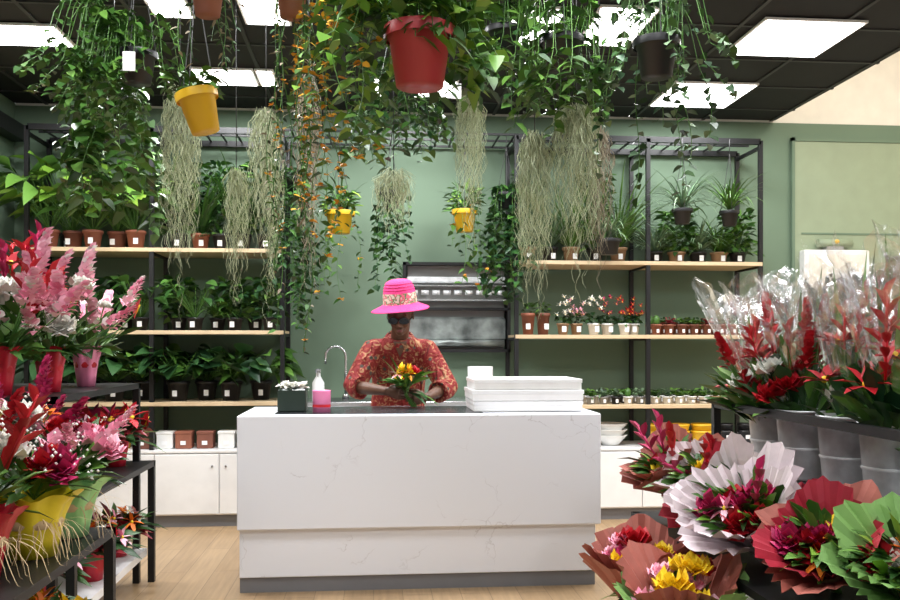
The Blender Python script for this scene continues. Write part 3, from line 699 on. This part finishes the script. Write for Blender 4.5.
# ---------------------------------------------------------------- hanging plants
def hanging(name,x,y,z,r,h,pk,top,fn,tilt=None):
    mb=MB(name); pot(mb,x,y,z,r,h,pk,n=24)
    mb.lathe([(r*1.09,h*.80),(r*1.12,h*.9),(r*1.10,h)],(x,y,z),pk,n=24)
    if tilt:
        mm=Matrix.Translation((x,y,z+h))@Matrix.Rotation(tilt,4,'Y')@Matrix.Translation((-x,-y,-z-h)); mb.v=[mm@p for p in mb.v]
    hanger(mb,x,y,z+h,r,top); fn(mb,x,y,z+h); return mb.finish(ymax=7.24,zmax=top)
CT=3.289
def f_red(mb,x,y,z):
    vines(mb,(x,y,z),.11,26,.42,.34,('gB','gA','gD'),.085,.05,.035,.02,.14,.5,.3,arc=(-.6,3.7))
    vines(mb,(x,y,z),.11,9,.20,.10,('gB','gA','gD'),.075,.045,.035,.02,.10,.5,.5,arc=(3.6,5.9))
    p_bush(mb,x-.02,y+.03,z,.40,.30,260,.095,.05,('gB','gA','gD'))
hanging('hanging_red_pot_plant',.158,3.0,2.255,.112,.20,'red_pot',CT,f_red)
hanging('hanging_yellow_pot_plant',-.694,3.50,2.20,.075,.16,'yellow_pot',CT,lambda m,x,y,z:(p_bush(m,x,y,z,.12,.10,60,.06,.03,('gA','gB'))),tilt=-.25)
def f_tc(mb,x,y,z): vines(mb,(x,y,z),.06,12,.35,.10,('mossB','gBlue','gC'),.03,.012,.018,.02,.05,1,.3,arc=(.2,2.9)); p_bush(mb,x,y,z,.12,.14,60,.05,.02,('gA','gB'))
hanging('hanging_terracotta_pot_plant',-.592,3.2,2.55,.06,.12,'terracotta',CT,f_tc)
def f_or(mb,x,y,z):
    vines(mb,(x,y,z),.05,13,1.45,.06,('mossB','gC','gB'),.030,.011,.022,.02,.05,1,.45,'orange',.09,arc=(.2,2.9))
    vines(mb,(x+.10,y+.05,z),.06,7,1.2,.07,('gA','gB'),.045,.022,.045,.03,.05,1,.5,'orange',.6)
hanging('hanging_orange_flowered_trailing_plant',-.303,3.3,2.59,.06,.12,'terracotta',CT,f_or)
def f_or2(mb,x,y,z):
    vines(mb,(x,y,z),.06,11,.85,.14,('gB','gD','gA'),.055,.03,.035,.03,.08,.9,.4,'orange',.20)
hanging('hanging_orange_flowered_trailing_plant',-.11,3.12,2.60,.07,.12,'terracotta',CT,f_or2)
def f_bl(mb,x,y,z):
    vines(mb,(x,y,z),.08,32,.52,.30,('gA','gB','gB'),.048,.032,.018,.015,.16,.68,.4,arc=(1.6,4.6))
    vines(mb,(x,y,z),.08,14,.35,.22,('gA','gB','gB'),.046,.030,.018,.015,.14,.68,.4)
    vines(mb,(x-.05,y,z),.08,20,.45,.46,('gA','gB'),.044,.030,.018,.015,.22,.5,.45,arc=(1.8,4.2))
hanging('hanging_jasmine_plant',-.98,3.75,2.46,.075,.13,'black_plastic',CT,f_bl)
def f_r(mb,x,y,z):
    vines(mb,(x,y,z),.08,13,.75,.26,('gC','gA','gBlue'),.042,.034,.03,.02,.15,.85,.35,arc=(-.7,3.8)); vines(mb,(x,y,z),.08,13,.40,.34,('gA','gBlue'),.04,.032,.026,.02,.2,.5,.4)
hanging('hanging_string_vine_plant',1.064,3.22,2.38,.08,.14,'black_plastic',CT,f_r)
def f_c(mb,x,y,z):
    vines(mb,(x,y,z),.09,26,.5,.16,('gA','gB','gB'),.06,.034,.024,.02,.16,.85,.4)
hanging('hanging_lipstick_plant',.74,3.40,2.45,.08,.13,'black_plastic',CT,f_c)
hanging('hanging_lipstick_plant',.60,4.0,2.70,.08,.13,'black_plastic',CT,f_c)
def f_k(mb,x,y,z):
    vines(mb,(x,y,z),.10,34,.52,.24,('gA','gC','gB'),.055,.032,.022,.02,.10,.9,.4)
hanging('hanging_hoya_plant',.135,4.5,2.60,.09,.13,'black_plastic',CT,f_k)
hanging('hanging_hoya_plant',-1.32,4.6,2.46,.09,.13,'black_plastic',CT,lambda m,x,y,z:vines(m,(x,y,z),.10,26,.75,.20,('gA','gB','gB'),.09,.06,.035,.02,.12,.9,.4))
def f_y(mb,x,y,z): p_bush(mb,x,y,z,.16,.20,90,.10,.03,('gA','gB','gD')); vines(mb,(x,y,z),.09,7,.75,.12,('gB','gA'),.06,.04,.05,.02,.06,1,.3,'orange',.1); p_tuft(mb,x,y,z,.4,14,.01,'gA',1,1.6)
hanging('hanging_yellow_pot_plant',-.256,6.72,2.22,.105,.17,'yellow_pot',2.98,f_y)
hanging('hanging_yellow_pot_plant',.70,6.70,2.24,.09,.17,'yellow_pot',2.98,f_y)
hanging('hanging_ivy_plant',.13,6.70,2.42,.08,.12,'black_plastic',2.98,lambda m,x,y,z:vines(m,(x,y,z),.07,16,.9,.10,('gC','gA'),.06,.045,.04,.02,.06,1,.4))
hanging('hanging_ivy_plant',1.02,6.68,2.42,.08,.12,'black_plastic',2.98,lambda m,x,y,z:vines(m,(x,y,z),.07,26,.9,.12,('gC','gA','gC'),.07,.05,.04,.02,.06,1,.4))
hanging('hanging_ivy_plant',-.62,6.60,2.5,.08,.12,'black_plastic',2.98,lambda m,x,y,z:vines(m,(x,y,z),.07,24,1.2,.12,('gC','gA'),.06,.045,.035,.02,.06,1,.4))
for x,z,r in ((2.40,2.31,.075),(2.78,2.30,.07),(1.82,2.07,.085)):
    hanging('hanging_spider_plant',x,6.64,z,r,.12,'black_plastic',2.98,lambda m,xx,yy,zz:p_tuft(m,xx,yy,zz,.44,70,.013,'gBlue' if xx<2.6 else 'gB',1.5,1.4))
for (x,y,zt,zb,w,k,n) in [(-.86,4.0,2.50,1.42,.12,'moss',190),(-.50,4.15,2.45,1.42,.11,'moss',170),(-.30,4.1,2.6,1.3,.08,'mossB',90),(.10,4.35,2.22,1.84,.14,'moss',150),(.50,4.5,2.66,1.76,.11,'moss',160),
        (.68,3.66,2.25,1.24,.10,'moss',170),(.85,3.62,2.36,1.48,.14,'moss',210),(.98,3.75,2.3,1.5,.08,'mossB',80),(-.66,4.3,2.2,1.4,.08,'moss',100)]:
    mb=MB('hanging_spanish_moss'); moss(mb,x,y,zt,zb,w,k,n); mb.tube([(x,y,zt-.02),(x,y,CT)],.0022,'wire',4); mb.finish()
for (x,y,z) in [(-.66,2.95,2.52),(.38,4.0,2.50),(-.88,3.25,2.36)]:
    mb=MB('hanging_plant_label'); mb.box(x-.022,x+.022,y-.002,y+.002,z,z+.07,'tag',bev=.0008); mb.tube([(x,y,z+.068),(x,y,CT)],.0012,'wire',4); mb.finish()

# ---------------------------------------------------------------- left displays
def frame(mb,x0,x1,y0,y1,levels,top,t=.018):
    for x in (x0,x1):
        for y in (y0,y1): mb.box(x-t,x+t,y-t,y+t,0,top,'black_metal')
    for z in levels:
        mb.box(x0-t,x1+t,y0-t,y1+t,z-.03,z,'black_metal')
UZ=1.15
mb=MB('tiered_flower_stand'); frame(mb,-2.3,-1.28,3.85,5.2,[.70],.70); frame(mb,-2.3,-1.36,3.85,5.18,[UZ],UZ); mb.box(-2.28,-1.3,3.88,5.18,.16,.20,'white_lac'); mb.finish()
mb=MB('low_flower_table'); frame(mb,-1.9,-1.02,1.9,3.5,[.66],.66); mb.box(-1.88,-1.04,1.92,3.48,.18,.20,'white_lac'); mb.finish()
def potbouquet(name,x,y,z,wk,kinds,h=.4,spread=.2,n=12,nl=34,r=.085,raff=False,lk=('gA','gB'),lean=V((0,0,0)),ls=1,zmax=None,low=.8):
    mb=MB(name); mb.lathe([(.001,0),(r*.75,0),(r*.85,.06),(r,.13),(r*1.2,.18),(r*1.5,.21)],(x,y,z+.001),wk,n=40,wav=.12,wn=7,ph=U(0,6))
    mb.lathe([(r*.93,.10),(r*1.0,.115),(r*.96,.13)],(x,y,z),'raffia' if raff else 'fRed',n=24)
    if raff:
        for i in range(34): a=U(-2.6,.4); mb.blade((x+math.cos(a)*r*1.02,y+math.sin(a)*r*1.02,z+.12),V((math.cos(a)*.25,math.sin(a)*.25,U(-.6,.4))),U(.10,.22),.003,'raffia',droop=2.6,segs=5,wave=.4)
    bunch(mb,x,y,z+(.19 if raff else .12),h,spread,kinds,n,lk,nl,lean=lean,ls=ls,low=low)
    for i in range(5 if raff else 22):
        t=U(0,6.283); q=V((math.cos(t),math.sin(t),0)); mb.leaf((x+q.x*r,y+q.y*r,z+.19),q+Z*U(.1,.6),U(.08,.14),U(.03,.05),R.choice(lk),droop=U(.3,.7),segs=3)
    return mb.finish(zmin=z+.001,xmin=-2.82,zmax=zmax)
KA=['bigginger:fPink','bigginger:fPink','bigginger:fPink','bigginger:fPink','bigginger:fPink','bigrose:fWhite','bigrose:fWhite','heli:fRed','gyp:w']
zt=UZ
potbouquet('ginger_flower_arrangement',-1.50,4.22,zt,'foil_red',KA,.42,.28,20,60,r=.06,low=.45)
potbouquet('ginger_flower_arrangement',-1.80,4.35,zt,'foil_pink',KA,.52,.28,20,60,r=.06,low=.5)
potbouquet('ginger_flower_arrangement',-1.52,4.80,zt,'foil_pink',['bigginger:fPink','bigginger:fPink','biganth:fRed','bigginger:fPink','rose:fWhite'],.38,.26,16,60,r=.06,low=.4)
potbouquet('red_heliconia_arrangement',-1.98,4.90,zt,'foil_red',['heli:fRed','biglily:fMag','biglily:fRed','heli:fMag'],.66,.26,22,50,lk=('gA','gRed','gC'),r=.06,low=.6)
potbouquet('mixed_ginger_flower_arrangement',-1.62,3.97,zt,'foil_red',['heli:fRed','bigginger:fPink','gyp:w','bigrose:fWhite','bigginger:fPink'],.34,.24,15,60,lk=('gA','gB'),r=.06,low=.5)
potbouquet('ginger_flower_arrangement',-1.95,4.0,zt,'foil_pink',KA,.44,.26,14,50,r=.06,low=.5)
zt=.70
potbouquet('mixed_flower_arrangement',-1.42,4.98,zt,'foil_red',['biglily:fRed','anth:fRed','biglily:fMag','gyp:w'],.16,.18,14,80,lk=('gRed','gA','gC'),zmax=UZ-.04,r=.07)
potbouquet('mixed_flower_arrangement',-1.46,4.55,zt,'foil_green',['rose:fRed','gyp:w','lily:fPink'],.16,.15,12,50,lk=('gC','gA'),zmax=UZ-.04,r=.07)
potbouquet('mixed_flower_arrangement',-1.44,4.15,zt,'foil_red',['anth:fRed','rose:fMag','gyp:w'],.16,.16,13,50,zmax=UZ-.04,r=.07)
zt=.66
potbouquet('yellow_wrapped_flower_arrangement',-1.14,3.06,zt,'foil_yellow',['gyp:w','gyp:w','rose:fRed','bigrose:fMag'],.16,.15,14,44,raff=True,r=.095)
potbouquet('green_wrapped_flower_arrangement',-1.13,3.37,zt,'foil_green',['ginger:fPink','bigrose:fPink','gyp:w','gyp:w','rose:fRed'],.22,.17,15,44,raff=True,r=.09)
potbouquet('red_wrapped_flower_arrangement',-1.20,2.76,zt,'foil_red',['bigrose:fWhite','heli:fRed','gyp:w'],.24,.15,12,40,raff=True,r=.09)
potbouquet('yellow_wrapped_flower_arrangement',-1.44,3.20,zt,'foil_yellow',['rose:fYel','ginger:fRed','gyp:w','ginger:fPink'],.36,.18,14,54)
potbouquet('pink_wrapped_flower_arrangement',-1.48,2.88,zt,'foil_pink',['bigrose:fWhite','bigginger:fPink','gyp:w','ginger:fRed'],.42,.18,14,50)
potbouquet('mixed_flower_arrangement',-1.40,3.42,zt,'foil_green',['bigrose:fWhite','lily:fOr','gyp:w','ginger:fMag','gyp:w'],.42,.22,16,70)
for (x,y) in ((-1.42,5.0),(-1.4,4.5),(-1.5,4.1)):
    potbouquet('low_shelf_flower_arrangement',x,y,.20,'foil_red',['lily:fPink','lily:fOr','rose:fRed','daisy:fWhite'],.12,.17,14,80,lk=('gRed','gA','gC','gC'),zmax=.66,r=.07)
for (x,y) in ((-1.22,3.3),(-1.22,2.9)):
    potbouquet('low_shelf_flower_arrangement',x,y,.20,'foil_yellow',['lily:fOr','rose:fYel','lily:fPink'],.12,.15,12,60,lk=('gA','gC'),zmax=.62)
# ---------------------------------------------------------------- right display
mb=MB('bucket_flower_rack'); t=.018
for x in (1.75,2.45):
    for y in (1.9,4.35): mb.box(x-t,x+t,y-t,y+t,0,1.085,'black_metal')
mb.box(1.73,2.47,1.88,4.37,.74,.77,'black_metal')
for x in (1.75,2.45): mb.box(x-t,x+t,1.9,4.35,1.05,1.085,'black_metal')
for y in (1.9,4.35): mb.box(1.75,2.45,y-t,y+t,1.05,1.085,'black_metal')
for x in (1.33,):
    for y in (1.9,4.35): mb.box(x-t,x+t,y-t,y+t,0,.52,'black_metal')
mb.box(1.31,2.45,1.88,4.37,.49,.52,'black_metal'); mb.box(1.34,2.45,1.92,4.33,.12,.15,'white_lac'); mb.finish()
def bucket(x,y,tall=.75,kinds=('heli:fRed','heli:fRed','biglily:fRed','bigrose:fRed','bigginger:fRed','bigrose:fWhite'),bl=3):
    mb=MB('galvanised_bucket_with_wrapped_bouquets'); z=.771
    mb.lathe([(0,0),(.085,0),(.088,.01),(.112,.30),(.118,.30),(.118,.31),(.108,.31),(.08,.02),(0,.02)],(x,y,z),'galv',n=28)
    mb.lathe([(.099,.13),(.104,.138),(.1025,.146)],(x,y,z),'galv',n=28)
    for j in range(2):
        a=U(0,6.28); ln=V((math.cos(a)*.10-.05,math.sin(a)*.1,0)); c=V((x+math.cos(a)*.03,y+math.sin(a)*.03,z+.03))
        bunch(mb,c.x,c.y,c.z+.14,tall*.66,.14,list(kinds),7,('gA','gB','gC'),44,lean=ln*1.2,ls=1.5,low=.6)
        for i in range(bl): mb.blade(c+Z*.1,V((ln.x+U(-.12,.12),ln.y+U(-.12,.12),1)),tall*U(.9,1.15),.06,R.choice(('gA','gB')),droop=.25)
        ax=(Z+ln*.9).normalized()
        mb.paper(c+ax*.02,ax,.64+tall*.24,.20,'cellophane',corners=4,n=44,pk=.22,crink=.05)
    return mb.finish(zmin=z)
bucket(1.93,4.1,.62); bucket(1.92,3.78,.74); bucket(1.94,3.45,.80); bucket(1.93,3.12,.78); bucket(2.24,3.95,.72); bucket(2.24,3.6,.84,bl=4); bucket(2.20,3.28,1.15,bl=6)
def wrapped(x,y,z,ax,L,r,pk,pk2,kinds,n=8):
    mb=MB('paper_wrapped_flower_bouquet'); ax=V(ax).normalized(); c=V((x,y,z))
    mb.paper(c,ax,L*1.1,r*1.35,pk,corners=4,pk=.32)
    mb.paper(c+ax*.015,ax,L*1.2,r*1.15,pk2,corners=3,pk=.38)
    mb.tube([c-ax*.08,c+ax*.03],[.018,.02],'stem',8)
    mb.lathe([(.036,.04),(.040,.055),(.037,.07)],c,'raffia',axis=ax,n=14)
    a=ax.orthogonal().normalized(); b_=ax.cross(a)
    for i in range(n):
        th=i*2.4; q=r*.75*math.sqrt((i+.5)/n); p=c+ax*(L*U(.95,1.2))+(a*math.cos(th)+b_*math.sin(th))*q
        flower(mb,R.choice(kinds),p,ax+(a*math.cos(th)+b_*math.sin(th))*.5+V((-.1,-.2,.1)),1.05)
    for i in range(80):
        th=U(0,6.28); o=a*math.cos(th)+b_*math.sin(th); p=c+ax*(L*U(.75,1.05))+o*r*U(.1,.75)
        mb.leaf(p,ax+o*U(.2,1.0),U(.09,.19),U(.025,.05),R.choice(('gA','gB','gD','gA')),droop=.3,segs=3)
    mb.finish(zmin=.521)
F1=['bigrose:fRed','rose:fYel','lily:fOr','heli:fMag','lily:fPink','heli:fRed','bigrose:fMag']; F2=['bigrose:fYel','bigrose:fRed','lily:fPink','bigrose:fPink','bigrose:fMag']
zz=.60
wrapped(1.50,4.12,zz,(-.45,-.10,.85),.22,.14,'paper_kraft','paper_kraft',F1)
wrapped(1.60,3.84,zz,(-.55,-.15,.75),.24,.14,'paper_kraft','paper_lav',F1)
wrapped(1.60,3.52,zz-.03,(-.60,-.25,.62),.24,.15,'paper_red','paper_lav',F2)
wrapped(1.50,3.26,zz-.04,(-.45,-.30,.70),.24,.16,'paper_lav','paper_lav',F1)
wrapped(1.66,3.14,zz-.04,(-.35,-.35,.62),.17,.13,'paper_red','paper_red',F2)
wrapped(1.55,2.84,zz-.04,(-.35,-.35,.62),.20,.14,'paper_kraft','paper_red',['bigrose:fRed','bigrose:fMag','lily:fOr','rose:fYel'])
wrapped(1.68,2.60,zz-.04,(-.25,-.30,.62),.18,.14,'paper_green','paper_green',['rose:fYel','bigrose:fRed','lily:fOr','rose:fWhite'])
for (x,y,pk) in ((1.17,3.62,'paper_kraft'),(1.18,3.15,'paper_green')):
    mb=MB('floor_vase_with_wrapped_bouquet'); mb.lathe([(0,0),(.085,0),(.11,.28),(.115,.285),(.10,.285),(.08,.02),(0,.02)],(x-.02,y,0.0),'galv',n=24)
    c=V((x-.02,y,.14)); mb.paper(c,V((-.12,-.1,1)),.36,.21,pk,corners=4,pk=.35); mb.paper(c,V((-.12,-.1,1)),.38,.18,'paper_kraft',corners=3,pk=.3)
    bunch(mb,c.x,c.y,.22,.36,.13,['bigrose:fYel','rose:fYel','bigrose:fRed','bigrose:fMag','rose:fPink'],14,('gA','gB','gD'),60,lean=V((-.12,-.1,0))); mb.finish(zmin=0.0)

# ---------------------------------------------------------------- world, camera
w=bpy.data.worlds.new('world'); bpy.context.scene.world=w; w.use_nodes=True
w.node_tree.nodes['Background'].inputs['Color'].default_value=(.92,.95,1,1); w.node_tree.nodes['Background'].inputs['Strength'].default_value=.38
cam=bpy.data.cameras.new('camera'); co=bpy.data.objects.new('camera',cam); bpy.context.collection.objects.link(co)
cam.lens=35; cam.sensor_width=36; cam.shift_y=.05; co.location=(0,0,1.37); co.rotation_euler=(math.pi/2,0,math.radians(-5)); cam.clip_start=.05
bpy.context.scene.camera=co
bpy.context.scene.view_settings.view_transform='Standard'
